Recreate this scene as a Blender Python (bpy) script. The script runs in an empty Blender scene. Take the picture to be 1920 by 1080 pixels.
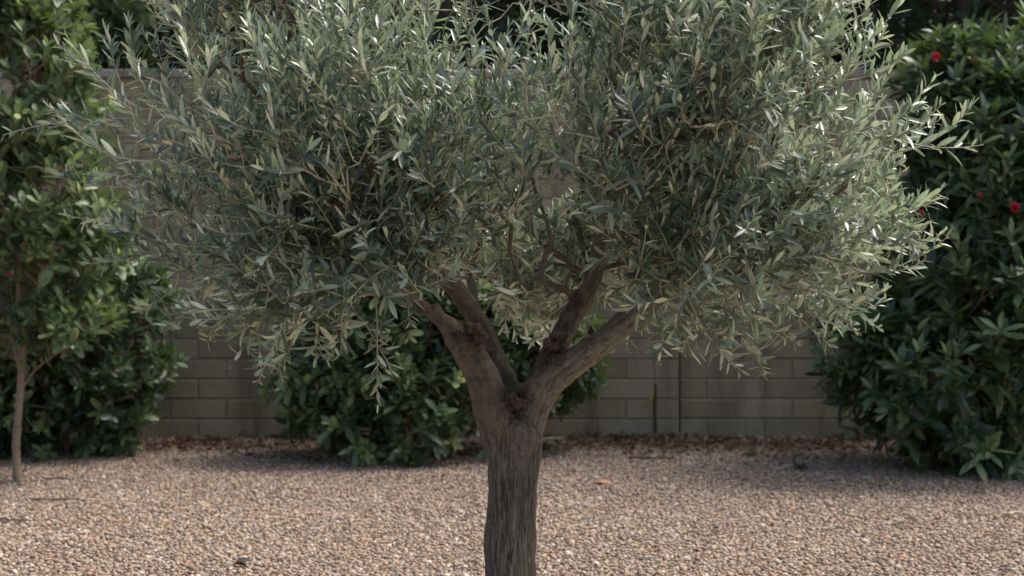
import bpy, bmesh, math, random
import numpy as np
from mathutils import Vector, noise

random.seed(7)
RS = np.random.RandomState(11)
sc = bpy.context.scene
COL = sc.collection
R = math.radians

# ------------------------------------------------------------------ camera
CAM_H, FPX, PITCH = 1.30, 2666.67, R(1.03)
cam_d = bpy.data.cameras.new("camera")
cam = bpy.data.objects.new("camera", cam_d)
COL.objects.link(cam)
cam.location = (0, 0, CAM_H)
cam.rotation_euler = (R(90) - PITCH, 0, 0)
cam_d.lens = 50
cam_d.sensor_width = 36
cam_d.clip_start = 0.05
cam_d.clip_end = 500
cam_d.dof.use_dof = True
cam_d.dof.focus_distance = 3.65
cam_d.dof.aperture_fstop = 4.8
sc.camera = cam

# ------------------------------------------------------------------ sky and sun
SUN_EL, SUN_AZ = R(58), R(70)          # azimuth from +Y (behind the wall) towards +X
world = bpy.data.worlds.new("World")
sc.world = world
world.use_nodes = True
wn = world.node_tree
wn.nodes.clear()
sky = wn.nodes.new("ShaderNodeTexSky")
sky.sky_type = 'NISHITA'
sky.sun_disc = False
sky.sun_elevation = SUN_EL
sky.sun_rotation = SUN_AZ
sky.dust_density = 5.0
sky.air_density = 1.0
bg = wn.nodes.new("ShaderNodeBackground")
bg.inputs[1].default_value = 0.15
wo = wn.nodes.new("ShaderNodeOutputWorld")
wn.links.new(sky.outputs[0], bg.inputs[0])
wn.links.new(bg.outputs[0], wo.inputs[0])
sun_d = bpy.data.lights.new("sun", 'SUN')
sun_d.energy = 3.1
sun_d.angle = R(18)
sun_d.color = (1.0, 0.965, 0.90)
sun = bpy.data.objects.new("sun", sun_d)
COL.objects.link(sun)
sdir = Vector((math.sin(SUN_AZ) * math.cos(SUN_EL), math.cos(SUN_AZ) * math.cos(SUN_EL), math.sin(SUN_EL)))
sun.rotation_euler = sdir.to_track_quat('Z', 'Y').to_euler()
sun.location = (4, 6, 9)

sc.view_settings.view_transform = 'Standard'
sc.view_settings.look = 'None'
sc.view_settings.gamma = 1
sc.view_settings.exposure = 0.70
sc.render.engine = 'CYCLES'
sc.cycles.use_denoising = True
sc.cycles.max_bounces = 7
sc.cycles.diffuse_bounces = 3
sc.cycles.transmission_bounces = 3
sc.cycles.glossy_bounces = 2
sc.cycles.use_adaptive_sampling = False


def at(px, py, D):
    """point at depth D (metres along +Y) that the photo shows at pixel px,py (1920x1080)"""
    cx, cz = (px - 960) / FPX, (540 - py) / FPX
    dy = math.cos(PITCH) + cz * math.sin(PITCH)
    dz = -math.sin(PITCH) + cz * math.cos(PITCH)
    k = D / dy
    return np.array((cx * k, D, CAM_H + dz * k))


# ------------------------------------------------------------------ naming helpers
def tag(o, label=None, cat=None, group=None, kind=None):
    if label: o["label"] = label
    if cat: o["category"] = cat
    if group: o["group"] = group
    if kind: o["kind"] = kind
    return o


def empty(name, loc):
    o = bpy.data.objects.new(name, None)
    o.empty_display_size = 0.1
    o.location = loc
    COL.objects.link(o)
    return o


class Geo:
    """collects numpy vertex / face arrays and links them as ONE mesh object"""
    def __init__(self):
        self.v, self.f, self.r, self.n = [], [], [], 0

    def add(self, verts, faces, mat=0, rnd=None):
        verts = np.asarray(verts, dtype=np.float32).reshape(-1, 3)
        faces = np.asarray(faces, dtype=np.int64)
        self.v.append(verts)
        self.f.append((faces + self.n, mat))
        if rnd is None: rnd = np.zeros(len(verts))
        self.r.append(np.broadcast_to(np.asarray(rnd, dtype=np.float32), (len(verts),)))
        self.n += len(verts)

    def build(self, name, mats, parent=None, smooth=True):
        me = bpy.data.meshes.new(name)
        v = np.concatenate(self.v) if self.v else np.zeros((0, 3), np.float32)
        if parent is not None:
            v = v - np.array(parent.location, dtype=np.float32)
        lv, ls, lt, mi, s = [], [], [], [], 0
        for f, m in self.f:
            k = f.shape[1]
            lv.append(f.ravel())
            ls.append(s + np.arange(len(f)) * k)
            lt.append(np.full(len(f), k))
            mi.append(np.full(len(f), m))
            s += f.size
        lv, ls, lt, mi = map(np.concatenate, (lv, ls, lt, mi))
        me.vertices.add(len(v))
        me.vertices.foreach_set("co", v.astype(np.float32).ravel())
        me.loops.add(len(lv))
        me.loops.foreach_set("vertex_index", lv.astype(np.int32))
        me.polygons.add(len(ls))
        me.polygons.foreach_set("loop_start", ls.astype(np.int32))
        me.polygons.foreach_set("material_index", mi.astype(np.int32))
        me.polygons.foreach_set("use_smooth", np.full(len(ls), smooth))
        a = me.attributes.new("rnd", 'FLOAT', 'POINT')
        a.data.foreach_set("value", np.concatenate(self.r).astype(np.float32))
        for m in (mats if isinstance(mats, (list, tuple)) else [mats]):
            me.materials.append(m)
        me.update(calc_edges=True)
        me.validate()
        o = bpy.data.objects.new(name, me)
        COL.objects.link(o)
        if parent is not None: o.parent = parent
        return o


# ------------------------------------------------------------------ materials
def new_mat(name):
    m = bpy.data.materials.new(name)
    m.use_nodes = True
    nt = m.node_tree
    nt.nodes.clear()
    out = nt.nodes.new("ShaderNodeOutputMaterial")
    return m, nt, out


def N(nt, t, **kw):
    n = nt.nodes.new(t)
    for k, v in kw.items():
        if k.startswith("i_"):
            n.inputs[k[2:].replace("_", " ")].default_value = v
        else:
            setattr(n, k, v)
    return n


def ramp(nt, fac, stops, interp='LINEAR'):
    n = nt.nodes.new("ShaderNodeValToRGB")
    cr = n.color_ramp
    cr.interpolation = interp
    while len(cr.elements) > 1: cr.elements.remove(cr.elements[-1])
    cr.elements[0].position = stops[0][0]
    cr.elements[0].color = (*stops[0][1], 1)
    for p, c in stops[1:]:
        e = cr.elements.new(p)
        e.color = (*c, 1)
    nt.links.new(fac, n.inputs[0])
    return n.outputs[0]


def mixc(nt, fac, a, b, mode='MIX'):
    n = nt.nodes.new("ShaderNodeMix")
    n.data_type = 'RGBA'
    n.blend_type = mode
    for k, x in ((0, fac), (6, a), (7, b)):
        if hasattr(x, "links"): nt.links.new(x, n.inputs[k])
        elif k == 0: n.inputs[0].default_value = x
        else: n.inputs[k].default_value = (*x, 1)
    return n.outputs[2]


def attr(nt, name="rnd"):
    n = nt.nodes.new("ShaderNodeAttribute")
    n.attribute_name = name
    return n.outputs["Fac"]


def leaf_mat(name, top, under, trans, tw=0.22, rough=0.42, spec=0.5):
    """top / under: colour-ramp stops over the per-leaf random value; the two faces of a leaf differ"""
    m, nt, out = new_mat(name)
    L = nt.links.new
    r = attr(nt)
    ct = ramp(nt, r, top)
    cu = ramp(nt, r, under)
    geo = N(nt, "ShaderNodeNewGeometry")
    col = mixc(nt, geo.outputs["Backfacing"], ct, cu)
    b = N(nt, "ShaderNodeBsdfPrincipled", i_Roughness=rough)
    b.inputs["Specular IOR Level"].default_value = spec
    L(col, b.inputs["Base Color"])
    nz = N(nt, "ShaderNodeTexNoise", i_Scale=220.0, i_Detail=2.0)
    bp = N(nt, "ShaderNodeBump", i_Strength=0.25, i_Distance=0.002)
    L(nz.outputs[0], bp.inputs["Height"])
    L(bp.outputs[0], b.inputs["Normal"])
    t = N(nt, "ShaderNodeBsdfTranslucent")
    t.inputs[0].default_value = (*trans, 1)
    mx = N(nt, "ShaderNodeMixShader")
    mx.inputs[0].default_value = tw
    L(b.outputs[0], mx.inputs[1])
    L(t.outputs[0], mx.inputs[2])
    L(mx.outputs[0], out.inputs[0])
    return m


def plain_mat(name, c1, c2, scale=30.0, rough=0.8, bump=0.3, dist=0.004, stretch=None, use_rnd=False):
    m, nt, out = new_mat(name)
    L = nt.links.new
    b = N(nt, "ShaderNodeBsdfPrincipled", i_Roughness=rough)
    tc = N(nt, "ShaderNodeTexCoord")
    src = tc.outputs["Object"]
    if stretch:
        mp = N(nt, "ShaderNodeMapping")
        mp.inputs["Scale"].default_value = stretch
        L(src, mp.inputs[0])
        src = mp.outputs[0]
    nz = N(nt, "ShaderNodeTexNoise", i_Scale=scale, i_Detail=6.0, i_Roughness=0.65)
    L(src, nz.inputs["Vector"])
    col = ramp(nt, nz.outputs[0], [(0.3, c1), (0.7, c2)])
    if use_rnd:
        k = ramp(nt, attr(nt), [(0, (0.72, 0.72, 0.72)), (1, (1.25, 1.22, 1.2))])
        col = mixc(nt, 1.0, col, k, 'MULTIPLY')
    L(col, b.inputs["Base Color"])
    bp = N(nt, "ShaderNodeBump", i_Strength=bump, i_Distance=dist)
    L(nz.outputs[0], bp.inputs["Height"])
    L(bp.outputs[0], b.inputs["Normal"])
    L(b.outputs[0], out.inputs[0])
    return m


M = {}
M["olive_leaf"] = leaf_mat("olive_leaf",
    [(0.0, (0.006, 0.014, 0.016)), (0.30, (0.014, 0.030, 0.030)), (0.5, (0.044, 0.078, 0.068)), (0.68, (0.17, 0.215, 0.165)), (0.93, (0.36, 0.42, 0.30)), (0.975, (0.24, 0.29, 0.09))],
    [(0.0, (0.012, 0.024, 0.026)), (0.25, (0.045, 0.080, 0.078)), (0.42, (0.22, 0.29, 0.235)), (0.64, (0.58, 0.66, 0.53)), (0.96, (0.80, 0.84, 0.67)), (1.0, (0.42, 0.48, 0.20))],
    (0.36, 0.46, 0.24), tw=0.24, rough=0.36, spec=0.75)
M["olive_twig"] = plain_mat("olive_twig", (0.22, 0.21, 0.15), (0.46, 0.43, 0.31), scale=60, rough=0.6)
M["olive_branch"] = plain_mat("olive_branch", (0.06, 0.048, 0.038), (0.15, 0.12, 0.09), scale=60, rough=0.85)
M["shrub_leaf"] = leaf_mat("shrub_leaf",
    [(0.0, (0.006, 0.016, 0.009)), (0.4, (0.022, 0.045, 0.025)), (0.65, (0.070, 0.115, 0.058)), (0.85, (0.15, 0.205, 0.085)), (1.0, (0.28, 0.32, 0.11))],
    [(0.0, (0.02, 0.04, 0.022)), (1.0, (0.15, 0.21, 0.09))],
    (0.14, 0.24, 0.05), tw=0.2, rough=0.43, spec=0.45)
M["young_tree_leaf"] = leaf_mat("young_tree_leaf",
    [(0.0, (0.010, 0.024, 0.014)), (0.3, (0.034, 0.060, 0.030)), (0.55, (0.088, 0.132, 0.064)), (0.85, (0.165, 0.215, 0.10)), (1.0, (0.33, 0.36, 0.12))],
    [(0.0, (0.04, 0.07, 0.04)), (1.0, (0.24, 0.30, 0.16))],
    (0.20, 0.30, 0.07), tw=0.24, rough=0.46, spec=0.4)
M["flowering_leaf"] = leaf_mat("flowering_leaf",
    [(0.0, (0.010, 0.024, 0.014)), (0.35, (0.032, 0.062, 0.034)), (0.6, (0.085, 0.135, 0.070)), (0.85, (0.17, 0.23, 0.10)), (1.0, (0.30, 0.34, 0.13))],
    [(0.0, (0.02, 0.04, 0.022)), (1.0, (0.15, 0.21, 0.09))],
    (0.16, 0.26, 0.06), tw=0.22, rough=0.4, spec=0.5)
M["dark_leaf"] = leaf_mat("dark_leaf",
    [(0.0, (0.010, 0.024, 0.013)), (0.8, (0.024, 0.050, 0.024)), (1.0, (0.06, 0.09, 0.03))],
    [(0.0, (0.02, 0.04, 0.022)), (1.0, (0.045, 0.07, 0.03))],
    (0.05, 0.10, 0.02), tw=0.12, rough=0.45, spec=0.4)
M["shrub_wood"] = plain_mat("shrub_wood", (0.10, 0.075, 0.055), (0.25, 0.20, 0.16), scale=40, rough=0.85)
M["tan_wood"] = plain_mat("tan_wood", (0.15, 0.11, 0.078), (0.29, 0.22, 0.155), scale=40, rough=0.85)
M["dark_wood"] = plain_mat("dark_wood", (0.03, 0.024, 0.018), (0.08, 0.062, 0.048), scale=25, rough=0.9)


# ------------------------------------------------------------------ leaf and twig batches
def unit(a):
    return a / np.maximum(np.linalg.norm(a, axis=-1, keepdims=True), 1e-9)


LEAF_PROFILES = {
    # station along the leaf, half width (relative to W/2)
    "olive": ([0, .10, .32, .60, .85, 1], [0, .42, .92, 1.0, .58, 0]),
    "lance": ([0, .30, .65, 1], [0, .80, 1.0, 0]),
    "round": ([0, .30, .60, .86, 1], [0, .75, 1.0, .68, 0]),
}


def leaves(geo, base, d, n, L, W, bend, fold=0.18, profile="olive", mat=0, rnd=None):
    ts, ws = LEAF_PROFILES[profile]
    S = len(ts)
    K = len(base)
    d = unit(d)
    side = unit(np.cross(d, n))
    n = np.cross(side, d)
    V = np.zeros((K, S + 2 * (S - 2), 3), np.float32)
    L_, W_, B_ = L[:, None], W[:, None], bend[:, None]
    for i, t in enumerate(ts):
        V[:, i] = base + d * (L_ * t) - n * (B_ * L_ * t * t)
    for i in range(1, S - 1):
        off = W_ * 0.5 * ws[i]
        V[:, S + 2 * (i - 1)] = V[:, i] + side * off + n * off * fold * 2
        V[:, S + 2 * (i - 1) + 1] = V[:, i] - side * off + n * off * fold * 2
    tri, quad = [], []
    l = lambda i: S + 2 * (i - 1)
    r = lambda i: S + 2 * (i - 1) + 1
    tri += [(0, l(1), 1), (0, 1, r(1)), (S - 1, S - 2, l(S - 2)), (S - 1, r(S - 2), S - 2)]
    for i in range(1, S - 2):
        quad += [(i, l(i), l(i + 1), i + 1), (i, i + 1, r(i + 1), r(i))]
    nv = V.shape[1]
    offs = (np.arange(K) * nv)[:, None, None]
    if rnd is None: rnd = RS.rand(K)
    rr = np.repeat(rnd, nv)
    n0 = geo.n
    geo.v.append(V.reshape(-1, 3)); geo.r.append(rr.astype(np.float32)); geo.n += K * nv
    geo.f.append(((np.array(tri)[None] + offs).reshape(-1, 3) + n0, mat))
    geo.f.append(((np.array(quad)[None] + offs).reshape(-1, 4) + n0, mat))


def tubes(geo, p0, p1, r0, r1, k=5, mat=0):
    p0, p1 = np.asarray(p0, float), np.asarray(p1, float)
    if not len(p0): return
    ax = unit(p1 - p0)
    ref = np.where(np.abs(ax[:, 2:3]) > 0.9, np.array([[1., 0, 0]]), np.array([[0, 0, 1.]]))
    e1 = unit(np.cross(ax, ref))
    e2 = np.cross(ax, e1)
    a = np.arange(k) * 2 * math.pi / k
    c, s = np.cos(a)[None, :, None], np.sin(a)[None, :, None]
    ring = e1[:, None] * c + e2[:, None] * s
    A = (p0 - ax * r0[:, None] * .4)[:, None] + ring * r0[:, None, None]
    B = (p1 + ax * r1[:, None] * .4)[:, None] + ring * r1[:, None, None]
    V = np.concatenate([A, B], 1)
    f = [(i, (i + 1) % k, k + (i + 1) % k, k + i) for i in range(k)]
    F = (np.array(f)[None] + (np.arange(len(p0)) * 2 * k)[:, None, None]).reshape(-1, 4)
    geo.add(V.reshape(-1, 3), F, mat, np.repeat(RS.rand(len(p0)), 2 * k))


def grow(seeds, targets, bal=0.30, step=0.07, jit=0.012, tip=0.0016, power=2.35, rmax=0.03):
    """connects every target to the cheapest node of the growing skeleton"""
    P = [s[0] for s in seeds]
    path = [s[1] for s in seeds]
    par = [-1] * len(P)
    ns = len(P)
    S = np.array(P)
    T = np.array(targets)
    dd = np.array([np.min(np.linalg.norm(S - t, axis=1)) for t in T])
    order = np.argsort(dd + RS.rand(len(T)) * 0.15)
    cap = len(P) + len(T) * 14
    A = np.zeros((cap, 3)); A[:ns] = S
    PL = np.zeros(cap); PL[:ns] = path
    cnt = ns
    par = np.full(cap, -1, int)
    ends = []
    for i in order:
        t = T[i]
        dist = np.linalg.norm(A[:cnt] - t, axis=1)
        j = int(np.argmin(dist + bal * PL[:cnt]))
        D = dist[j]
        k = max(1, min(12, int(D / step)))
        prev = j
        a = A[j].copy()
        bow = np.array([0, 0, 1.0]) * D * RS.uniform(-0.10, 0.16) + RS.normal(0, D * 0.07, 3)
        for q in range(1, k + 1):
            u = q / k
            p = a + (t - a) * u + bow * 4 * u * (1 - u) * .6
            if q < k: p = p + RS.normal(0, jit, 3)
            A[cnt] = p
            par[cnt] = prev
            PL[cnt] = PL[prev] + np.linalg.norm(p - A[prev])
            prev = cnt
            cnt += 1
        ends.append(prev)
    acc = np.zeros(cnt)
    isend = np.zeros(cnt, bool); isend[ends] = True
    kids = np.zeros(cnt, int)
    for i in range(ns, cnt):
        kids[par[i]] += 1
    for i in range(cnt - 1, ns - 1, -1):
        if kids[i] == 0 or isend[i]: acc[i] += tip ** power
        acc[par[i]] += acc[i]
    rad = np.minimum(acc ** (1 / power), rmax)
    idx = np.arange(ns, cnt)
    return A[:cnt], par[:cnt], rad, idx, np.array(ends)


def shoots(geo, base, d0, length, m, curl, prm, bins=6, tipr=0.0009, wood=1):
    """leafy shoots: base/d0 (N,3), length (N), m leaf nodes"""
    Nn = len(base)
    pts = np.zeros((Nn, bins + 1, 3)); dirs = np.zeros((Nn, bins + 1, 3))
    p = base.copy(); d = unit(d0)
    wob = RS.normal(0, 0.10, (Nn, 3))
    for i in range(bins + 1):
        pts[:, i] = p; dirs[:, i] = d
        p = p + d * (length / bins)[:, None]
        d = unit(d + np.array([0, 0, 1.0]) * (curl / bins)[:, None] + wob / bins + RS.normal(0, 0.03, (Nn, 3)))
    r0 = prm.get("shoot_r", 0.0016)
    for i in range(bins):
        ra = np.full(Nn, r0 + (tipr - r0) * i / bins); rb = np.full(Nn, r0 + (tipr - r0) * (i + 1) / bins)
        tubes(geo, pts[:, i], pts[:, i + 1], ra, rb, k=4, mat=wood)
    phi0 = RS.rand(Nn) * 6.28
    s0 = prm.get("s0", 0.08)
    shoot_rnd = RS.rand(Nn)
    for j in range(m):
        s = s0 + (1 - s0) * ((j + 0.5) / m) ** prm.get("crowd", 1.0)
        x = s * bins
        i = min(int(x), bins - 1); fr = x - i
        pos = pts[:, i] * (1 - fr) + pts[:, i + 1] * fr
        ax = unit(dirs[:, i] * (1 - fr) + dirs[:, i + 1] * fr)
        e1 = unit(np.cross(ax, np.array([[0.05, 0.02, 1.0]])))
        e2 = np.cross(ax, e1)
        if prm["arr"] == "opp":
            phis = [phi0 + j * math.pi / 2, phi0 + j * math.pi / 2 + math.pi]
        else:
            phis = [phi0 + j * 2.39996]
        for ph in phis:
            ph = ph + RS.normal(0, 0.25, Nn)
            keep = RS.rand(Nn) < prm.get("keep", 0.94)
            rad = e1 * np.cos(ph)[:, None] + e2 * np.sin(ph)[:, None]
            ang = prm["ang"] * (1.15 - 0.45 * s) + RS.normal(0, prm.get('angj', .16), Nn)
            ca, sa = np.cos(ang)[:, None], np.sin(ang)[:, None]
            ld = ax * ca + rad * sa
            ld = unit(ld + np.array([0, 0, 1.0]) * prm["up"] + RS.normal(0, 0.12, (Nn, 3)))
            ln = ax * sa - rad * ca
            ln = unit(ln + np.array([0, 0, 1.0]) * prm.get("flat", 0.2) + RS.normal(0, 0.28, (Nn, 3)))
            size = (0.78 + 0.5 * math.sin(math.pi * min(1, s * 0.9 + 0.1))) * (1 - 0.35 * max(0, s - 0.75) / 0.25)
            Ls = prm["L"] * size * RS.uniform(0.6, 1.22, Nn)
            Ws = prm["W"] * size * RS.uniform(0.8, 1.2, Nn)
            bd = RS.normal(prm.get("bend", 0.08), prm.get('bendj', .09), Nn)
            rn = np.clip(prm.get("corr", .55) * shoot_rnd + (1 - prm.get("corr", .55)) * RS.rand(Nn) + 0.18 * max(0, s - 0.7) / 0.3, 0, 1)
            k = keep
            leaves(geo, (pos + ld * 0.002)[k], ld[k], ln[k], Ls[k], Ws[k], bd[k], prm.get("fold", .18),
                   prm["profile"], 0, rn[k])


def poly_nodes(pts, step=0.03, path0=0.0):
    out, L = [], path0
    for a, b in zip(pts[:-1], pts[1:]):
        a, b = np.array(a), np.array(b)
        D = np.linalg.norm(b - a)
        k = max(1, int(D / step))
        for q in range(k):
            out.append((a + (b - a) * q / k, L + D * q / k))
        L += D
    out.append((np.array(pts[-1]), L))
    return out


def spline(pts, n=8):
    """Catmull-Rom through rows of (x,y,z,r)"""
    P = np.array(pts, float)
    P = np.vstack([2 * P[0] - P[1], P, 2 * P[-1] - P[-2]])
    out = []
    for i in range(1, len(P) - 2):
        for q in range(n):
            t = q / n
            out.append(0.5 * ((2 * P[i]) + (-P[i - 1] + P[i + 1]) * t + (2 * P[i - 1] - 5 * P[i] + 4 * P[i + 1] - P[i + 2]) * t * t
                              + (-P[i - 1] + 3 * P[i] - 3 * P[i + 1] + P[i + 2]) * t ** 3))
    out.append(P[-2])
    return np.array(out)


# ------------------------------------------------------------------ gravel ground
def gravel_mats():
    stops = [(0.0, (0.39, 0.30, 0.22)), (0.14, (0.30, 0.215, 0.155)), (0.27, (0.44, 0.35, 0.265)), (0.39, (0.32, 0.26, 0.21)),
             (0.50, (0.46, 0.36, 0.27)), (0.62, (0.24, 0.17, 0.12)), (0.71, (0.42, 0.30, 0.225)), (0.80, (0.16, 0.115, 0.085)),
             (0.85, (0.60, 0.53, 0.45)), (0.90, (0.42, 0.22, 0.11)), (0.925, (0.28, 0.26, 0.25)), (0.95, (0.42, 0.33, 0.16)), (0.965, (0.46, 0.35, 0.26))]
    m, nt, out = new_mat("gravel_stone")
    L = nt.links.new
    b = N(nt, "ShaderNodeBsdfPrincipled", i_Roughness=0.75)
    c = ramp(nt, attr(nt), stops, 'CONSTANT')
    c = mixc(nt, 1.0, c, (0.82, 0.80, 0.785), 'MULTIPLY')
    nz = N(nt, "ShaderNodeTexNoise", i_Scale=130.0, i_Detail=4.0)
    tc = N(nt, "ShaderNodeTexCoord")
    L(tc.outputs["Object"], nz.inputs["Vector"])
    v = ramp(nt, nz.outputs[0], [(0.3, (0.8, 0.8, 0.8)), (0.7, (1.12, 1.1, 1.08))])
    L(mixc(nt, 1.0, c, v, 'MULTIPLY'), b.inputs["Base Color"])
    L(b.outputs[0], out.inputs[0])
    m2, nt, out = new_mat("gravel_ground")
    L = nt.links.new
    b = N(nt, "ShaderNodeBsdfPrincipled", i_Roughness=0.85)
    tc = N(nt, "ShaderNodeTexCoord")
    vo = N(nt, "ShaderNodeTexVoronoi", i_Scale=48.0)
    L(tc.outputs["Object"], vo.inputs["Vector"])
    sep = N(nt, "ShaderNodeSeparateColor")
    L(vo.outputs["Color"], sep.inputs[0])
    c = ramp(nt, sep.outputs[0], stops, 'CONSTANT')
    L(mixc(nt, 0.35, c, (0.12, 0.09, 0.07)), b.inputs["Base Color"])
    bp = N(nt, "ShaderNodeBump", i_Strength=1.0, i_Distance=0.012, invert=True)
    L(vo.outputs["Distance"], bp.inputs["Height"])
    L(bp.outputs[0], b.inputs["Normal"])
    L(b.outputs[0], out.inputs[0])
    return m, m2


M["stone"], M["ground"] = gravel_mats()

g = Geo()
xs = np.concatenate([[-120, -40, -15], np.linspace(-8, 8, 33), [15, 40, 120]])
ys = np.concatenate([[-60, -20, -5], np.linspace(0, 11, 23), [15, 40, 160]])
gx, gy = np.meshgrid(xs, ys)
gz = np.array([noise.noise(Vector((x * .5, y * .5, 0))) * 0.012 if abs(x) < 12 and -5 < y < 14 else 0 for x, y in zip(gx.ravel(), gy.ravel())]) - 0.012
nx, ny = len(xs), len(ys)
idx = np.arange(nx * ny).reshape(ny, nx)
g.add(np.stack([gx.ravel(), gy.ravel(), gz], 1),
      np.stack([idx[:-1, :-1], idx[:-1, 1:], idx[1:, 1:], idx[1:, :-1]], -1).reshape(-1, 4))
ground = g.build("ground", M["ground"])
tag(ground, kind="structure")

# loose stones, modelled
bm = bmesh.new()
bmesh.ops.create_icosphere(bm, subdivisions=1, radius=1)
ico_v = np.array([v.co[:] for v in bm.verts]); ico_f = np.array([[v.index for v in f.verts] for f in bm.faces])
bm.free()


def stones(name, pts, rmin, rmax, mat, zscale=(0.4, 0.75), rnd=None):
    K = len(pts)
    variants = []
    for _ in range(8):
        variants.append(ico_v * (1 + RS.uniform(-0.22, 0.22, (len(ico_v), 1))))
    V = np.array(variants)[RS.randint(0, 8, K)]
    r = RS.uniform(rmin, rmax, K) * np.where(RS.rand(K) < 0.06, 1.45, 1.0) * RS.uniform(.8, 1.05, K)
    sc_ = np.stack([r * RS.uniform(0.85, 1.35, K), r * RS.uniform(0.7, 1.0, K), r * RS.uniform(*zscale, K)], 1)
    V = V * sc_[:, None]
    a = RS.rand(K) * 6.283; tl = RS.normal(0, 0.35, K)
    c, s = np.cos(tl)[:, None], np.sin(tl)[:, None]
    y, z = V[..., 1] * c - V[..., 2] * s, V[..., 1] * s + V[..., 2] * c
    c, s = np.cos(a)[:, None], np.sin(a)[:, None]
    x, y = V[..., 0] * c - y * s, V[..., 0] * s + y * c
    V = np.stack([x, y, z], -1) + pts[:, None]
    F = (ico_f[None] + (np.arange(K) * len(ico_v))[:, None, None]).reshape(-1, 3)
    g = Geo()
    g.add(V.reshape(-1, 3), F, 0, np.repeat(RS.rand(K) if rnd is None else rnd, len(ico_v)))
    return g.build(name, mat)


SP = 0.0180
gy_, gx_ = np.meshgrid(np.arange(5.15, 10.62, SP), np.arange(-5.2, 5.2, SP), indexing='ij')
px_, py_ = gx_.ravel(), gy_.ravel()
ok = np.abs(px_) < 0.44 * py_ + 0.35
px_, py_ = px_[ok], py_[ok]
px_ = px_ + RS.uniform(-.6, .6, len(px_)) * SP
py_ = py_ + RS.uniform(-.6, .6, len(py_)) * SP
pz_ = RS.uniform(-0.004, 0.008, len(px_)) + 0.006 * np.sin(px_ * 3.1 + 1.3 * np.sin(py_ * 2.3)) * np.sin(py_ * 4.0) + 0.0
gravel = stones("gravel", np.stack([px_, py_, pz_], 1), 0.0072, 0.0132, M["stone"])
tag(gravel, "loose beige and pink gravel spread over the whole garden floor", "gravel", kind="stuff")

# ------------------------------------------------------------------ block wall
WALL_D = 10.5


def wall_mats():
    m, nt, out = new_mat("wall_block")
    L = nt.links.new
    b = N(nt, "ShaderNodeBsdfPrincipled", i_Roughness=0.92)
    tc = N(nt, "ShaderNodeTexCoord")
    c = ramp(nt, attr(nt), [(0, (0.235, 0.198, 0.125)), (0.5, (0.270, 0.230, 0.147)), (0.85, (0.315, 0.272, 0.180)), (1, (0.25, 0.215, 0.155))])
    n1 = N(nt, "ShaderNodeTexNoise", i_Scale=1.7, i_Detail=5.0, i_Roughness=0.6)
    n2 = N(nt, "ShaderNodeTexNoise", i_Scale=70.0, i_Detail=5.0, i_Roughness=0.7)
    L(tc.outputs["Object"], n1.inputs["Vector"]); L(tc.outputs["Object"], n2.inputs["Vector"])
    c = mixc(nt, 1.0, c, ramp(nt, n1.outputs[0], [(0.3, (0.72, 0.70, 0.68)), (0.7, (1.2, 1.2, 1.2))]), 'MULTIPLY')
    c = mixc(nt, 1.0, c, ramp(nt, n2.outputs[0], [(0.25, (0.8, 0.8, 0.8)), (0.75, (1.15, 1.15, 1.15))]), 'MULTIPLY')
    mp = N(nt, "ShaderNodeMapping"); mp.inputs["Scale"].default_value = (2.6, 1, .35)
    L(tc.outputs["Object"], mp.inputs[0])
    n4 = N(nt, "ShaderNodeTexNoise", i_Scale=1.6, i_Detail=7.0, i_Roughness=0.65)
    L(mp.outputs[0], n4.inputs["Vector"])
    c = mixc(nt, 1.0, c, ramp(nt, n4.outputs[0], [(0.36, (0.66, 0.64, 0.62)), (0.5, (1, 1, 1)), (0.68, (1.12, 1.13, 1.16))]), 'MULTIPLY')
    L(c, b.inputs["Base Color"])
    bp = N(nt, "ShaderNodeBump", i_Strength=0.6, i_Distance=0.004)
    L(n2.outputs[0], bp.inputs["Height"]); L(bp.outputs[0], b.inputs["Normal"])
    L(b.outputs[0], out.inputs[0])
    return m


M["block"] = wall_mats()
M["mortar"] = plain_mat("mortar", (0.17, 0.14, 0.092), (0.245, 0.205, 0.14), scale=40, rough=0.95)
M["coping"] = plain_mat("coping", (0.20, 0.175, 0.15), (0.30, 0.27, 0.24), scale=18, rough=0.9, use_rnd=True)


def box_bev(g, x0, x1, y0, y1, z0, z1, b=0.006, rnd=0.5, mat=0, jit=0.0):
    """box with a chamfered front (towards -Y) edge"""
    j = lambda: RS.uniform(-jit, jit)
    v = [(x0, y0 + b, z0), (x1, y0 + b, z0), (x1, y0 + b, z1), (x0, y0 + b, z1),
         (x0 + b + j(), y0, z0 + b + j()), (x1 - b + j(), y0 + j(), z0 + b + j()), (x1 - b + j(), y0 + j(), z1 - b + j()), (x0 + b + j(), y0 + j(), z1 - b + j()),
         (x0, y1, z0), (x1, y1, z0), (x1, y1, z1), (x0, y1, z1)]
    f = [(4, 5, 6, 7), (0, 1, 5, 4), (1, 2, 6, 5), (2, 3, 7, 6), (3, 0, 4, 7), (0, 8, 9, 1), (1, 9, 10, 2), (2, 10, 11, 3), (3, 11, 8, 0), (8, 11, 10, 9)]
    g.add(v, f, mat, rnd)


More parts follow.
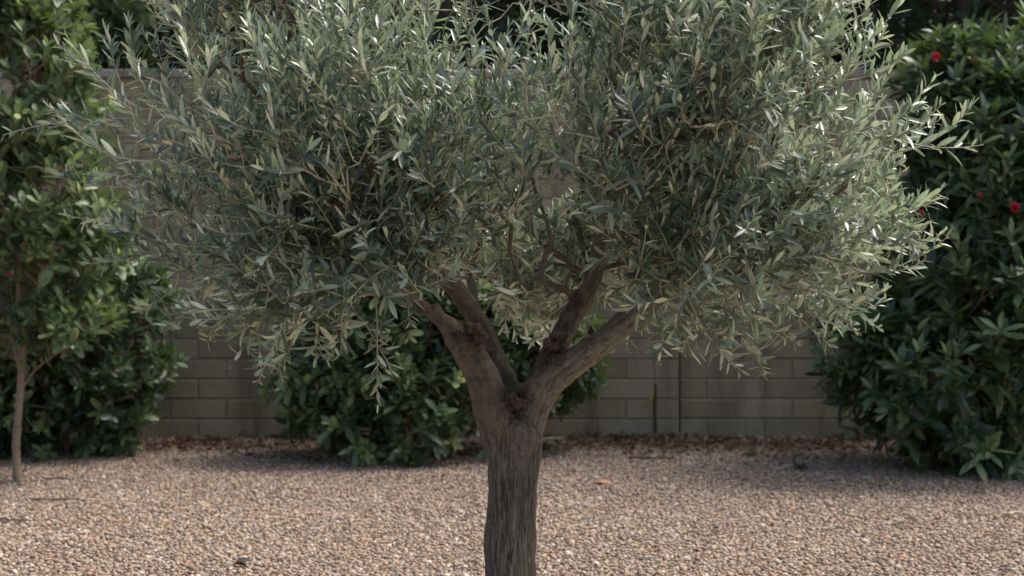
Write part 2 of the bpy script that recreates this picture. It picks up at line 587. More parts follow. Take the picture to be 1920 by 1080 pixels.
CH, BW, GAP = 0.1476, 0.421, 0.009
wall = empty("block_wall", (0, WALL_D + 0.1, 0))
tag(wall, "tan concrete block garden wall with flat coping behind the shrubs", "wall")
XJ = at(1275, 700, WALL_D)[0]
for (x0, x1, y0, off) in ((-9.0, XJ - 0.008, WALL_D - 0.022, -1.4 * 0), (XJ, 9.0, WALL_D, 0.1)):
    g = Geo()
    for r in range(18):
        z0 = r * CH - 0.004
        shift = (r % 2) * BW / 2
        if y0 < WALL_D:   # left section: joints meet the control joint flush
            xs_ = [x1]
            x = x1 - 0.185; xs_.append(x); x -= (0.21 if r % 2 else 0.421)
            while x > x0: xs_.append(x); x -= BW
            xs_.append(x0); xs_ = xs_[::-1]
        else:
            xs_ = [x0]; x = x0 + (0.20 if r % 2 == 0 else 0.41)
            while x < x1: xs_.append(x); x += BW
            xs_.append(x1)
        for a, b_ in zip(xs_[:-1], xs_[1:]):
            if b_ - a < 0.05: continue
            box_bev(g, a + GAP / 2, b_ - GAP / 2, y0 + RS.uniform(-.0015, .0015), y0 + 0.19, z0 + GAP / 2, z0 + CH - GAP / 2, 0.007, (RS.uniform(.65, .85) if (y0 < WALL_D and abs(b_ - x1) < .01) else RS.rand()), 0, 0.0012)
    g.build("block_face", M["block"], wall, smooth=False)
    g = Geo()
    box_bev(g, x0 + 0.002, x1 - 0.002, y0 + 0.0055, y0 + 0.18, -0.05, 18 * CH - 0.004, 0.0005)
    g.build("mortar", M["mortar"], wall, smooth=False)
    g = Geo()
    x = x0
    while x < x1 - 0.05:
        xe = min(x + 0.405, x1)
        box_bev(g, x + 0.003, xe - 0.003, y0 - 0.018, y0 + 0.21, 18 * CH, 18 * CH + 0.062, 0.008, RS.rand(), 0, 0.001)
        x = xe
    g.build("coping", M["coping"], wall, smooth=False)

# ------------------------------------------------------------------ the olive tree
TD = 3.8
tp = lambda x, y, dd=0.0: at(x, y, TD) + np.array([0, dd, 0])


def limb(rows):
    """rows of px, py, depth offset, radius px"""
    return [(*tp(x, y, dd), r / 702.0) for x, y, dd, r in rows]


LIMBS = {
    "trunk": limb([(956, 1415, 0, 66), (957, 1340, 0, 54), (957, 1200, 0, 48), (957, 1080, 0, 46), (959, 980, 0, 45.5), (961, 900, 0, 46), (964, 840, 0, 50), (966, 800, 0, 50), (966, 782, 0, 40)]),
    "L1": limb([(944, 850, -.005, 34), (936, 800, -.01, 38), (920, 750, -.02, 37), (903, 705, -.03, 31), (880, 660, -.04, 28), (856, 625, -.05, 24), (832, 600, -.07, 14), (790, 568, -.09, 11), (745, 540, -.11, 10), (690, 500, -.15, 10), (620, 470, -.20, 9), (540, 440, -.22, 7)]),
    "L2": limb([(970, 800, .04, 22), (960, 748, .07, 21), (940, 700, .085, 20), (918, 650, .08, 18), (896, 606, .06, 18), (872, 566, .03, 18), (846, 530, .0, 16), (800, 502, -.03, 13), (745, 478, -.06, 11), (690, 430, -.05, 11), (640, 350, -.04, 12), (590, 250, .0, 9), (560, 150, .03, 6)]),
    "L3": limb([(745, 480, -.06, 13), (700, 350, .08, 12), (712, 300, .10, 9), (730, 200, .14, 7), (720, 100, .2, 5)]),
    "L4": limb([(640, 350, -.04, 9), (540, 330, -.02, 8), (440, 320, .03, 6), (350, 300, .05, 4)]),
    "stub": limb([(850, 640, -.06, 14), (838, 612, -.075, 8), (828, 585, -.085, 6), (818, 568, -.09, 4)]),
    "R1": limb([(976, 840, 0, 34), (986, 790, .0, 36), (1004, 745, -.01, 33), (1040, 705, -.02, 28), (1085, 672, -.03, 25), (1135, 634, -.04, 23), (1185, 590, -.05, 21), (1225, 556, -.06, 18), (1275, 505, -.07, 15), (1340, 440, -.08, 12), (1410, 350, -.08, 11), (1400, 240, -.02, 9), (1395, 150, .02, 7), (1440, 90, .05, 5)]),
    "R2": limb([(990, 780, .03, 26), (1012, 720, .06, 24), (1036, 668, .07, 23), (1062, 620, .08, 21), (1083, 582, .08, 21), (1106, 545, .08, 17), (1121, 510, .08, 14), (1123, 470, .08, 13), (1140, 440, .1, 11), (1190, 400, .14, 10), (1215, 330, .2, 9), (1200, 220, .24, 7), (1150, 120, .26, 5)]),
    "R3": limb([(1086, 580, .08, 12), (1075, 556, .06, 9), (1058, 543, .05, 7), (1015, 522, .03, 6), (1024, 478, .05, 5), (1034, 440, .06, 4), (1000, 330, .1, 4), (1002, 240, .12, 3)]),
    "R3b": limb([(1015, 522, .03, 4), (985, 530, .02, 3), (950, 545, .0, 2.5), (900, 560, .0, 2)]),
    "R4": limb([(1245, 535, -.06, 12), (1242, 490, -.03, 10), (1241, 430, .0, 9), (1250, 330, .03, 7), (1290, 220, .1, 5), (1300, 100, .2, 4)]),
    "R5": limb([(1340, 440, -.08, 9), (1440, 420, -.05, 7), (1540, 380, .0, 5), (1600, 340, .0, 4)]),
    "B1": limb([(1062, 620, .08, 10), (1100, 560, .25, 8), (1120, 480, .45, 6), (1080, 380, .55, 4)]),
    "B2": limb([(893, 610, .05, 10), (880, 540, .25, 8), (860, 450, .45, 6), (900, 330, .55, 4)]),
}


def sweep(rows, k=28, seed=0, ridges=True):
    C = spline(rows, 10)
    g = []
    ax = unit(np.gradient(C[:, :3], axis=0))
    e1 = np.array([1.0, 0, 0]); verts = []
    for i, (c, a) in enumerate(zip(C, ax)):
        e1 = e1 - a * np.dot(e1, a); e1 /= np.linalg.norm(e1)
        e2 = np.cross(a, e1)
        for q in range(k):
            th = q * 2 * math.pi / k
            dirv = e1 * math.cos(th) + e2 * math.sin(th)
            nn = noise.noise(Vector((math.cos(th) * 1.3 + seed, math.sin(th) * 1.3, i * 0.07)))
            n2 = noise.noise(Vector((math.cos(th) * 3 + seed, math.sin(th) * 3, i * 0.12 + 5)))
            verts.append(c[:3] + dirv * c[3] * (1 + 0.10 * nn + 0.06 * n2))
    n = len(C)
    faces = []
    for i in range(n - 1):
        for q in range(k):
            a, b = i * k + q, i * k + (q + 1) % k
            faces.append((a, b, b + k, a + k))
    faces.append(tuple(range(k))[::-1])
    faces.append(tuple((n - 1) * k + q for q in range(k)))
    return verts, faces, C


bm = bmesh.new()
centre = []
for si, (nm, rows) in enumerate(LIMBS.items()):
    vs, fs, C = sweep(rows, seed=si * 3.7)
    off = [bm.verts.new(v) for v in vs]
    for f in fs:
        try: bm.faces.new([off[i] for i in f])
        except ValueError: pass
    ax = unit(np.gradient(C[:, :3], axis=0)); L = np.concatenate([[0], np.cumsum(np.linalg.norm(np.diff(C[:, :3], axis=0), axis=1))])
    for c, a, l in zip(C, ax, L): centre.append((*c[:3], *a, l + si * 5, c[3]))
# galls and pruning knots
rk = random.Random(3)
KNOTS = [(1034, 657, .0, 23, 11), (1048, 636, .0, 16, 8), (968, 752, -.045, 19, 11), (948, 742, -.04, 14, 7), (896, 624, -.06, 21, 11), (900, 612, -.02, 8, 3), (1081, 566, .05, 9, 3),
         (1112, 622, .0, 10, 4), (1052, 700, -.04, 7, 2), (862, 628, -.08, 10, 3), (930, 702, .02, 6, 2), (985, 920, -.05, 7, 2)]
knot_c = []
for x, y, dd, r, n in KNOTS:
    c = tp(x, y, dd); knot_c.append((*c, r / 702 * 1.6))
    for _ in range(n):
        o = Vector(c) + Vector((rk.uniform(-1, 1), rk.uniform(-1, .3), rk.uniform(-1, 1))) * (r / 702) * .75
        rr = r / 702 * rk.uniform(.25, .5)
        from mathutils import Matrix
        bmesh.ops.create_icosphere(bm, subdivisions=2, radius=rr, matrix=Matrix.Translation(o))
bmesh.ops.recalc_face_normals(bm, faces=bm.faces)
me = bpy.data.meshes.new("tmp_trunk")
bm.to_mesh(me); bm.free()
tmp = bpy.data.objects.new("tmp_trunk", me)
COL.objects.link(tmp)
md = tmp.modifiers.new("r", 'REMESH'); md.mode = 'VOXEL'; md.voxel_size = 0.0034; md.use_smooth_shade = True
md = tmp.modifiers.new("s", 'SMOOTH'); md.factor = 0.5; md.iterations = 3
dg = bpy.context.evaluated_depsgraph_get()
me2 = bpy.data.meshes.new_from_object(tmp.evaluated_get(dg))
bpy.data.objects.remove(tmp)
nv = len(me2.vertices)
co = np.zeros(nv * 3, np.float32); me2.vertices.foreach_get("co", co); co = co.reshape(-1, 3)
no = np.zeros(nv * 3, np.float32); me2.vertices.foreach_get("normal", no); no = no.reshape(-1, 3)
CE = np.array(centre)
best = np.zeros(nv, int)
for s in range(0, nv, 4000):
    dd = np.linalg.norm(co[s:s + 4000, None] - CE[None, :, :3], axis=2) - CE[None, :, 7] * .9
    best[s:s + 4000] = np.argmin(dd, 1)
c = CE[best]
rel = co - c[:, :3]
along = c[:, 6] + np.sum(rel * c[:, 3:6], 1)
radial = rel - c[:, 3:6] * np.sum(rel * c[:, 3:6], 1, keepdims=True)
# bark coordinates: position around the limb (kept in metres) with the length squeezed
bark = radial.copy(); bark = bark + np.stack([along * 0.0, along * 0.0, along * 0.0], 1)
e1 = unit(np.cross(c[:, 3:6], np.array([[0, 1.0, 0.01]])))
e2 = np.cross(c[:, 3:6], e1)
bu = np.stack([np.sum(radial * e1, 1), np.sum(radial * e2, 1), along * np.where(co[:, 2] < 0.9, 0.10, 0.10 + 0.25 * np.clip((co[:, 2] - 0.9) / 0.12, 0, 1) * 0)], 1)
kn = np.array(knot_c)
kd = np.min(np.linalg.norm(co[:, None] - kn[None, :, :3], axis=2) / kn[None, :, 3], axis=1)
knm = np.clip(1.5 - kd, 0, 1)
disp = np.zeros(nv)
trunkness = np.clip((0.935 - co[:, 2]) / 0.22, 0, 1)      # fissured bark below the fork, smoother limbs above
for i in range(nv):
    b_ = bu[i]
    f1 = noise.noise(Vector((b_[0] * 95, b_[1] * 95, b_[2] * 95)))
    f2 = noise.noise(Vector((b_[0] * 210 + 9, b_[1] * 210, b_[2] * 330)))
    ridge = abs(f1) * 2.6 - .42
    patch = max(0.0, min(1.0, 0.75 + 1.4 * noise.noise(Vector((b_[0] * 16, b_[1] * 16, b_[2] * 16 + 3)))))
    disp[i] = (0.0034 * ridge + 0.0016 * f2) * (0.55 + 0.7 * trunkness[i] * patch)
    disp[i] += (1 - trunkness[i]) * (0.0022 * noise.noise(Vector(co[i] * 28)) + 0.0011 * noise.noise(Vector(co[i] * 85)))
    if knm[i] > 0:
        disp[i] += knm[i] * 0.009 * noise.noise(Vector(co[i] * 150))
co2 = co + no * disp[:, None]
me2.vertices.foreach_set("co", co2.astype(np.float32).ravel())
for nm, arr in (("knot", knm), ("fissure", np.clip(-disp / 0.0011, 0, 1) * (0.65 + 0.35 * trunkness)), ("lower", trunkness)):
    a = me2.attributes.new(nm, 'FLOAT', 'POINT'); a.data.foreach_set("value", arr.astype(np.float32))
a = me2.attributes.new("bark", 'FLOAT_VECTOR', 'POINT'); a.data.foreach_set("vector", bu.astype(np.float32).ravel())
me2.polygons.foreach_set("use_smooth", np.full(len(me2.polygons), True))
me2.update()


def bark_mat():
    m, nt, out = new_mat("olive_bark")
    L = nt.links.new
    b = N(nt, "ShaderNodeBsdfPrincipled", i_Roughness=0.8)
    at_ = N(nt, "ShaderNodeAttribute", attribute_name="bark")
    v = at_.outputs["Vector"]
    n1 = N(nt, "ShaderNodeTexNoise", i_Scale=14.0, i_Detail=5.0, i_Roughness=0.6)
    n2 = N(nt, "ShaderNodeTexNoise", i_Scale=90.0, i_Detail=6.0, i_Roughness=0.7)
    n3 = N(nt, "ShaderNodeTexNoise", i_Scale=48.0, i_Detail=8.0, i_Roughness=0.78)
    for n in (n1, n2): L(v, n.inputs["Vector"])
    tc3 = N(nt, "ShaderNodeTexCoord")
    L(tc3.outputs["Object"], n3.inputs["Vector"])
    c = ramp(nt, n1.outputs[0], [(0.30, (0.062, 0.053, 0.040)), (0.52, (0.108, 0.096, 0.074)), (0.72, (0.190, 0.175, 0.140))])
    tcb = N(nt, "ShaderNodeTexCoord")
    n5 = N(nt, "ShaderNodeTexNoise", i_Scale=75.0, i_Detail=8.0, i_Roughness=0.72)
    L(tcb.outputs["Object"], n5.inputs["Vector"])
    mxn = N(nt, "ShaderNodeMix"); mxn.data_type = 'FLOAT'
    L(attr(nt, "lower"), mxn.inputs[0]); L(n5.outputs[0], mxn.inputs[2]); L(n2.outputs[0], mxn.inputs[3])
    class _O: outputs = [mxn.outputs[0]]
    n2 = _O
    c = mixc(nt, 1.0, c, ramp(nt, n2.outputs[0], [(0.36, (0.42, 0.39, 0.37)), (0.5, (1, 1, 1)), (0.72, (1.35, 1.35, 1.3))]), 'MULTIPLY')
    red = ramp(nt, n1.outputs[0], [(0.35, (0.068, 0.048, 0.035)), (0.7, (0.130, 0.100, 0.075))])
    up = N(nt, "ShaderNodeMath", operation='SUBTRACT'); up.inputs[0].default_value = 1.0
    L(attr(nt, "lower"), up.inputs[1])
    k = N(nt, "ShaderNodeMath", operation='MULTIPLY'); k.inputs[1].default_value = 0.4
    L(up.outputs[0], k.inputs[0])
    c = mixc(nt, k.outputs[0], c, red)
    # grey-green lichen flecks
    lich = ramp(nt, n3.outputs[0], [(0.54, (0, 0, 0)), (0.62, (1, 1, 1))])
    kk = N(nt, "ShaderNodeMath", operation='MULTIPLY'); kk.inputs[1].default_value = 0.5
    L(lich, kk.inputs[0])
    c = mixc(nt, kk.outputs[0], c, (0.21, 0.20, 0.165))
    c = mixc(nt, attr(nt, "fissure"), c, (0.030, 0.022, 0.017))
    c = mixc(nt, attr(nt, "knot"), c, (0.045, 0.030, 0.024))
    L(c, b.inputs["Base Color"])
    bp = N(nt, "ShaderNodeBump", i_Strength=1.0, i_Distance=0.005)
    L(n2.outputs[0], bp.inputs["Height"]); L(bp.outputs[0], b.inputs["Normal"])
    L(b.outputs[0], out.inputs[0])
    return m


M["bark"] = bark_mat()
me2.materials.clear(); me2.materials.append(M["bark"])
me2.name = "trunk"
tbase = tp(957, 1404)
olive = empty("olive_tree", (float(tbase[0]), TD, 0))
tag(olive, "silvery olive tree with forked trunk and wide crown in the gravel's centre", "olive tree")
trunk = bpy.data.objects.new("trunk", me2)
COL.objects.link(trunk)
trunk.parent = olive
me2.transform(__import__("mathutils").Matrix.Translation(-Vector(olive.location)))

# crown outline (px at the tree's own plane) -> world x,z polygon
OUT = [(235, 110), (290, -30), (480, -120), (700, -130), (840, -5), (930, 5), (1100, -130), (1350, -130), (1540, -60), (1575, 110),
       (1640, 240), (1650, 400), (1585, 520), (1480, 575), (1370, 590), (1270, 575), (1180, 500), (1060, 460), (960, 480),
       (850, 460), (770, 540), (640, 575), (500, 585), (390, 540), (290, 470), (195, 370), (195, 240)]
POLY = np.array([[tp(x, y)[0], tp(x, y)[2]] for x, y in OUT])


def inside(p, poly):
    x, y = p; r = False; j = len(poly) - 1
    for i in range(len(poly)):
        xi, yi = poly[i]; xj, yj = poly[j]
        if (yi > y) != (yj > y) and x < (xj - xi) * (y - yi) / (yj - yi) + xi: r = not r
        j = i
    return r


def edge_dist(p, poly):
    a = poly; b = np.roll(poly, -1, 0)
    ab = b - a; ap = p - a
    t = np.clip(np.sum(ap * ab, 1) / np.sum(ab * ab, 1), 0, 1)
    return np.min(np.linalg.norm(ap - ab * t[:, None], axis=1))


targets, tdist = [], []
cc = POLY.mean(0)
mn, mx = POLY.min(0), POLY.max(0)
NT = 2000
tries = 0
while len(targets) < NT:
    p = mn + RS.rand(2) * (mx - mn)
    if not inside(p, POLY): continue
    ed = edge_dist(p, POLY)
    half = 0.66 * math.sqrt(max(0.02, 1 - (1 - min(ed / 0.50, 1)) ** 2))
    u = RS.uniform(-1, 1)
    u = math.copysign(abs(u) ** 0.75, u)
    if RS.rand() > half / 0.66 * 0.8 + 0.25: continue
    px = p[0] * 702 + 960
    dens = 1.0
    if px < 460: dens = 0.40 + 0.4 * max(0, (px - 250)) / 210
    py = 492 - (p[1] - 1.3) * 702
    if 230 < px < 400 and 120 < py < 290: dens *= .65
    if 850 < px < 1110 and py > 330: dens *= .7
    if px > 1540 and 90 < py < 340: dens *= .3
    if 780 < px < 1010 and py < 130: dens *= .5
    if 850 < px < 1110 and py > 60: dens *= (.35 if u < .15 else .8)
    if RS.rand() > dens: continue
    q = np.array([p[0], TD + u * half, p[1]])
    # clumps: holes and dense knots through the crown
    if noise.noise(Vector(q * 3.6)) < -0.04 and RS.rand() < 0.93: continue
    targets.append(q); tdist.append(ed)
# rear lower curtain of foliage seen through the fork
nback = 0
while nback < 210:
    x, y = RS.uniform(820, 1290), RS.uniform(440, 620)
    if y > 560 + 40 * math.sin(x * .02): continue
    targets.append(at(x, y, TD + RS.uniform(.35, .8))); tdist.append(.1); nback += 1
for x0_, x1_, y0_, y1_, da, db, k_ in ((470, 720, 380, 585, -.5, -.15, 110), (1270, 1500, 380, 590, -.5, -.2, 90), (1110, 1250, 260, 380, -.5, -.25, 30), (720, 850, 260, 400, -.5, -.25, 35), (690, 810, 455, 555, -.45, -.2, 48), (1180, 1290, 460, 550, -.42, -.15, 42), (800, 880, 420, 490, -.4, -.2, 16), (1100, 1180, 380, 440, -.4, -.1, 12)):
    for _ in range(k_):
        x, y = RS.uniform(x0_, x1_), RS.uniform(y0_, y1_)
        targets.append(at(x, y, TD + RS.uniform(da, db)))
targets = np.array(targets)
CLEAR = np.array([tp(x, y, -.15) for x, y in ((850, 560), (835, 525), (875, 600), (1120, 470), (1105, 520), (1090, 570), (1170, 590), (810, 590), (1040, 500), (980, 520))])
dcl = np.min(np.linalg.norm((targets[:, None] - CLEAR[None]) * np.array([1, .45, 1]), axis=2), 1)
targets = targets[~((dcl < .095) & (targets[:, 1] < TD + .05))]
seeds = []
for nm in ("L1", "L2", "L3", "L4", "R1", "R2", "R3", "R3b", "R4", "R5", "B1", "B2"):
    C = spline(LIMBS[nm], 5)
    n0 = {"L1": 35, "L2": 30, "R1": 35, "R2": 30}.get(nm, 6)
    seeds += poly_nodes(list(C[n0:, :3]), 0.04, 0.3)
A, par, rad, idx, ends = grow(seeds, targets, bal=0.28, step=0.055, jit=0.007, tip=0.0014, rmax=0.015, power=2.2)
cg = Geo()
p0 = A[par[idx]]; p1 = A[idx]
rp = np.minimum(np.where(par[idx] < len(seeds), rad[idx], rad[par[idx]]), rad[idx] * 1.5)
big = rad[idx] > 0.0032
tubes(cg, p0[big], p1[big], rp[big], rad[idx][big], k=7, mat=2)
tubes(cg, p0[~big], p1[~big], rp[~big], rad[idx][~big], k=5, mat=1)
OL = dict(corr=0.25, angj=0.32, arr="opp", ang=0.95, up=0.18, L=0.0425, W=0.0089, profile="olive", keep=0.82, bendj=.18, bend=0.08, flat=0.30, fold=0.16, shoot_r=0.0021)
centre3 = np.array([0.0, TD, 1.35])
bpos = A[ends]
prev = unit(A[ends] - A[par[ends]])
outw = unit((bpos - centre3) * np.array([1, 1.2, 1.1]))
zz = (bpos[:, 2:3] - 1.2)
d0 = unit(prev * 0.5 + outw * 0.65 + np.array([0, 0, 1.0]) * np.clip(0.25 + 0.9 * zz, -0.25, 0.95) + RS.normal(0, 0.55, bpos.shape))
ln = RS.uniform(0.10, 0.26, len(bpos))
low = bpos[:, 2] < 1.25
curl = np.where(low, RS.normal(0.15, 0.55, len(bpos)), RS.normal(0.55, 0.35, len(bpos)))
shoots(cg, bpos, d0, ln, 13, curl, OL)
# side shoots from the skeleton
side = idx[(RS.rand(len(idx)) < 0.10) & (rad[idx] < 0.004)]
sp = A[side]
d1 = unit(unit(A[side] - A[par[side]]) * .3 + unit((sp - centre3)) * .5 + np.array([0, 0, .35]) + RS.normal(0, .5, sp.shape))
shoots(cg, sp, d1, RS.uniform(0.07, 0.15, len(sp)), 7, RS.normal(.4, .4, len(sp)), OL)
# long single shoots that stand out from the outline:  base px, direction px, length m, curl, depth
LONG = [(225, 190, -95, -95, .22, .1, 0), (262, 150, -20, -90, .16, .4, 0), (330, 60, -70, -90, .16, .3, 0), (250, 350, -110, 5, .24, .55, 0), (300, 400, -160, 30, .27, .45, 0),
        (250, 300, -100, -40, .18, .4, 0), (300, 470, -100, 30, .2, .35, 0), (330, 540, -60, 40, .12, .3, 0), (1600, 250, 140, 35, .24, .75, -.05), (1690, 285, 100, -30, .22, .75, -.05), (1600, 240, 110, 60, .33, .75, -.1),
        (1560, 470, 150, 10, .28, .95, 0), (1550, 570, 110, 15, .17, .9, 0), (1540, 440, 120, 60, .2, .1, 0), (1500, 560, 90, 50, .16, .2, 0), (1560, 180, 60, -110, .23, .3, 0),
        (1600, 150, 80, -20, .16, .6, 0), (1390, 600, 20, 90, .14, -.4, -.15), (1340, 590, -10, 40, .10, -.1, -.2), (1440, 600, 60, 50, .10, -.3, 0), (1240, 580, 5, 90, .15, -.6, 0), (1205, 545, 0, 90, .10, -.5, 0),
        (500, 600, 30, 100, .16, -.3, 0), (560, 590, -20, 80, .14, -.4, 0), (700, 600, 50, 90, .14, -.2, -.2), (665, 560, 0, 90, .13, -.5, -.3), (778, 520, 8, 90, .12, -.6, -.3),
        (440, 560, -40, 70, .14, .0, 0), (620, 590, -10, 60, .11, -.2, -.2), (1590, 350, 120, -30, .17, .6, 0), (1320, 610, -50, 40, .10, -.2, -.1), (470, 620, 10, 80, .12, -.3, .1),
        (360, 560, -40, 50, .13, .2, .1), (1480, 590, 50, 45, .12, .1, -.1), (700, 10, -10, -90, .14, .3, -.2), (560, 30, 15, -90, .16, .3, -.1), (1050, 40, -40, -90, .18, .3, -.1)]
lb = np.array([tp(a, b, f) for a, b, c_, d_, l, cu, f in LONG])
ld_ = unit(np.array([[c_, RS.uniform(-25, 10), -d_] for a, b, c_, d_, l, cu, f in LONG], float))
shoots(cg, lb, ld_, np.array([x[4] for x in LONG]), 13, np.array([x[5] for x in LONG]), dict(OL, up=0.5, L=0.048, W=0.0105, shoot_r=0.0023))
# tie each long shoot back to the skeleton
tie = []
for q in lb:
    j = np.argmin(np.linalg.norm(A[:len(A)] - q, axis=1)); tie.append(A[j])
tubes(cg, np.array(tie), lb, np.full(len(lb), .0024), np.full(len(lb), .0021), k=5, mat=1)
crown = cg.build("crown", [M["olive_leaf"], M["olive_twig"], M["olive_branch"]], olive)
print("olive verts", len(crown.data.vertices))


# ------------------------------------------------------------------ shrubs and trees behind
def plant(name, label, cat, base, stems, blobs, n, prm, leafm, woodm, shell=0.5, group=None, nodes=9, slen=(0.14, 0.26), up=0.35,
          seed=1, tip=0.0022, rmax=0.03, k=1, crown_name="crown", stem_name="trunk", ground_z=0.0, curl=(0.4, 0.3), clump=0.0):
    global RS
    keepRS = RS
    RS = np.random.RandomState(seed)
    root = empty(name, (float(base[0]), float(base[1]), ground_z))
    tag(root, label, cat, group)
    sg = Geo()
    seeds = []
    for rows in stems:
        C = spline(rows, 6)
        a = unit(np.gradient(C[:, :3], axis=0)); e = np.array([1.0, 0, 0]); V = []
        kk = 10
        for c_, ax in zip(C, a):
            e = e - ax * np.dot(e, ax); e = e / np.linalg.norm(e); e2 = np.cross(ax, e)
            for q in range(kk):
                th = q * 2 * math.pi / kk
                V.append(c_[:3] + (e * math.cos(th) + e2 * math.sin(th)) * c_[3] * (1 + .12 * RS.normal()))
        F = [(i * kk + q, i * kk + (q + 1) % kk, (i + 1) * kk + (q + 1) % kk, (i + 1) * kk + q) for i in range(len(C) - 1) for q in range(kk)]
        sg.add(V, F, 0, RS.rand())
        seeds += poly_nodes(list(C[len(C) // 3:, :3]), 0.06, 0.2)
    W = np.array([b[6] if len(b) > 6 else b[3] * b[4] * b[5] for b in blobs]); W = W / W.sum()
    T, cen = [], []
    while len(T) < n:
        b = blobs[RS.choice(len(blobs), p=W)]
        d = RS.normal(size=3); d /= np.linalg.norm(d)
        r = RS.uniform(shell, 1.0) ** 0.6
        q = np.array(b[:3]) + d * r * np.array(b[3:6])
        if q[2] < 0.05: continue
        if clump and noise.noise(Vector(q * clump)) < -0.15 and RS.rand() < .8: continue
        T.append(q); cen.append(b[:3])
    T = np.array(T)
    A, par, rad, idx, ends = grow(seeds, T, bal=0.3, step=0.12, jit=0.012, tip=tip, rmax=rmax)
    g = Geo()
    tubes(g, A[par[idx]], A[idx], np.minimum(rad[idx] * 1.25, rmax), rad[idx], k=5, mat=1)
    bpos = A[ends]
    cm = np.array([b[:3] for b in blobs]); cw = np.array([b[3:6] for b in blobs])
    near = np.argmin(np.linalg.norm((bpos[:, None] - cm[None]) / cw[None], axis=2), 1)
    outw = unit((bpos - cm[near]) / cw[near])
    for _ in range(k):
        d0 = unit(outw * .8 + unit(A[ends] - A[par[ends]]) * .3 + np.array([0, 0, up]) + RS.normal(0, .35, bpos.shape))
        shoots(g, bpos, d0, RS.uniform(*slen, len(bpos)), nodes, RS.normal(*curl, len(bpos)), prm, bins=4)
    sg.build(stem_name, woodm, root)
    g.build(crown_name, [leafm, woodm], root)
    RS = keepRS
    return root, A[ends]


def flower(parent, p, r, mat, name="flower"):
    g = Geo()
    K = 14
    rs = np.random.RandomState(int(abs(p[0]) * 1000) % 999)
    d = unit(rs.normal(size=(K, 3)) + np.array([0, -.8, .2]))
    leaves(g, np.repeat(np.array([p]), K, 0), d, unit(rs.normal(size=(K, 3))), np.full(K, r), np.full(K, r * .9), np.full(K, -.3), -.2, "round", 0, rs.rand(K))
    return g.build(name, mat, parent)


M["red_petal"] = leaf_mat("red_petal", [(0, (0.45, 0.01, 0.03)), (1, (0.65, 0.03, 0.07))], [(0, (0.45, 0.01, 0.03)), (1, (0.6, 0.05, 0.08))], (0.6, 0.03, 0.05), tw=.2)
M["pink_petal"] = leaf_mat("pink_petal", [(0, (0.30, 0.05, 0.07)), (1, (0.40, 0.10, 0.10))], [(0, (0.30, 0.05, 0.07)), (1, (0.4, 0.1, 0.1))], (0.4, 0.08, 0.08), tw=.2)


def stem(px, base_y, D, pts, r0, r1):
    rows = []
    n = len(pts)
    for i, (x, y, dd) in enumerate(pts):
        p = at(x, y, D + dd)
        if i == 0 and (y > 790 or y == 0): p[2] = -0.02
        rows.append((*p, r0 + (r1 - r0) * i / (n - 1)))
    return rows


def blob(x, y, D, rx, ry, rz, w=None):
    """centre px at depth D, radii in px (x,z) and metres (y)"""
    p = at(x, y, D); s = FPX / D
    b = [p[0], p[1], p[2], rx / s, ry, rz / s]
    return b + [w if w else rx * rz * ry / 1e4]


# young tree at the left, slim pale stem
YT = dict(corr=.6, arr="spiral", ang=1.0, up=0.25, L=0.088, W=0.036, profile="round", keep=.95, bend=.1, flat=.5, fold=.12, s0=.15, crowd=.8, shoot_r=.0025)
D1 = 8.4
young, _e = plant("young_tree", "slender young tree with one pale stem and small red buds at the left edge", "tree", at(34, 905, D1),
      [stem(34, 905, D1, [(34, 908, 0), (34, 898, 0), (30, 850, 0), (36, 760, 0), (40, 690, .0), (38, 600, .0), (34, 480, .05), (50, 300, .05), (60, 100, 0)], .029, .009),
       stem(34, 905, D1, [(40, 720, 0), (48, 640, -.03), (66, 580, -.05), (82, 500, -.05), (110, 350, 0), (120, 200, 0)], .018, .006),
       stem(34, 905, D1, [(38, 660, 0), (56, 600, .03), (78, 540, .05), (150, 450, .1), (190, 330, 0)], .014, .006),
       stem(34, 905, D1, [(40, 700, 0), (20, 620, .03), (-20, 500, .1), (-60, 300, 0)], .016, .006),
       stem(34, 905, D1, [(40, 730, 0), (70, 690, .0), (120, 655, -.05), (160, 640, -.1)], .008, .004)][:],
      [blob(40, 200, D1, 150, .45, 170), blob(90, 380, D1, 150, .5, 140), blob(60, 480, D1 + .1, 150, .4, 90), blob(-60, 400, D1, 130, .5, 200), blob(130, 620, D1, 70, .2, 35, .5), blob(60, 80, D1, 70, .25, 90, 2), blob(-20, 660, D1, 50, .2, 30, .3)],
      1150, YT, M["young_tree_leaf"], M["tan_wood"], shell=.25, clump=3.5, nodes=9, slen=(.12, .24), up=.6, seed=21)
for x, y in ((62, 84), (121, 315), (16, 515), (112, 465)):
    flower(young, at(x, y, D1 - .42), 0.018, M["pink_petal"], "bud")

SH = dict(corr=.75, arr="spiral", ang=1.05, up=0.12, L=0.105, W=0.036, profile="round", keep=.95, bend=.12, flat=.6, fold=.12, s0=.2, crowd=.75, shoot_r=.003)
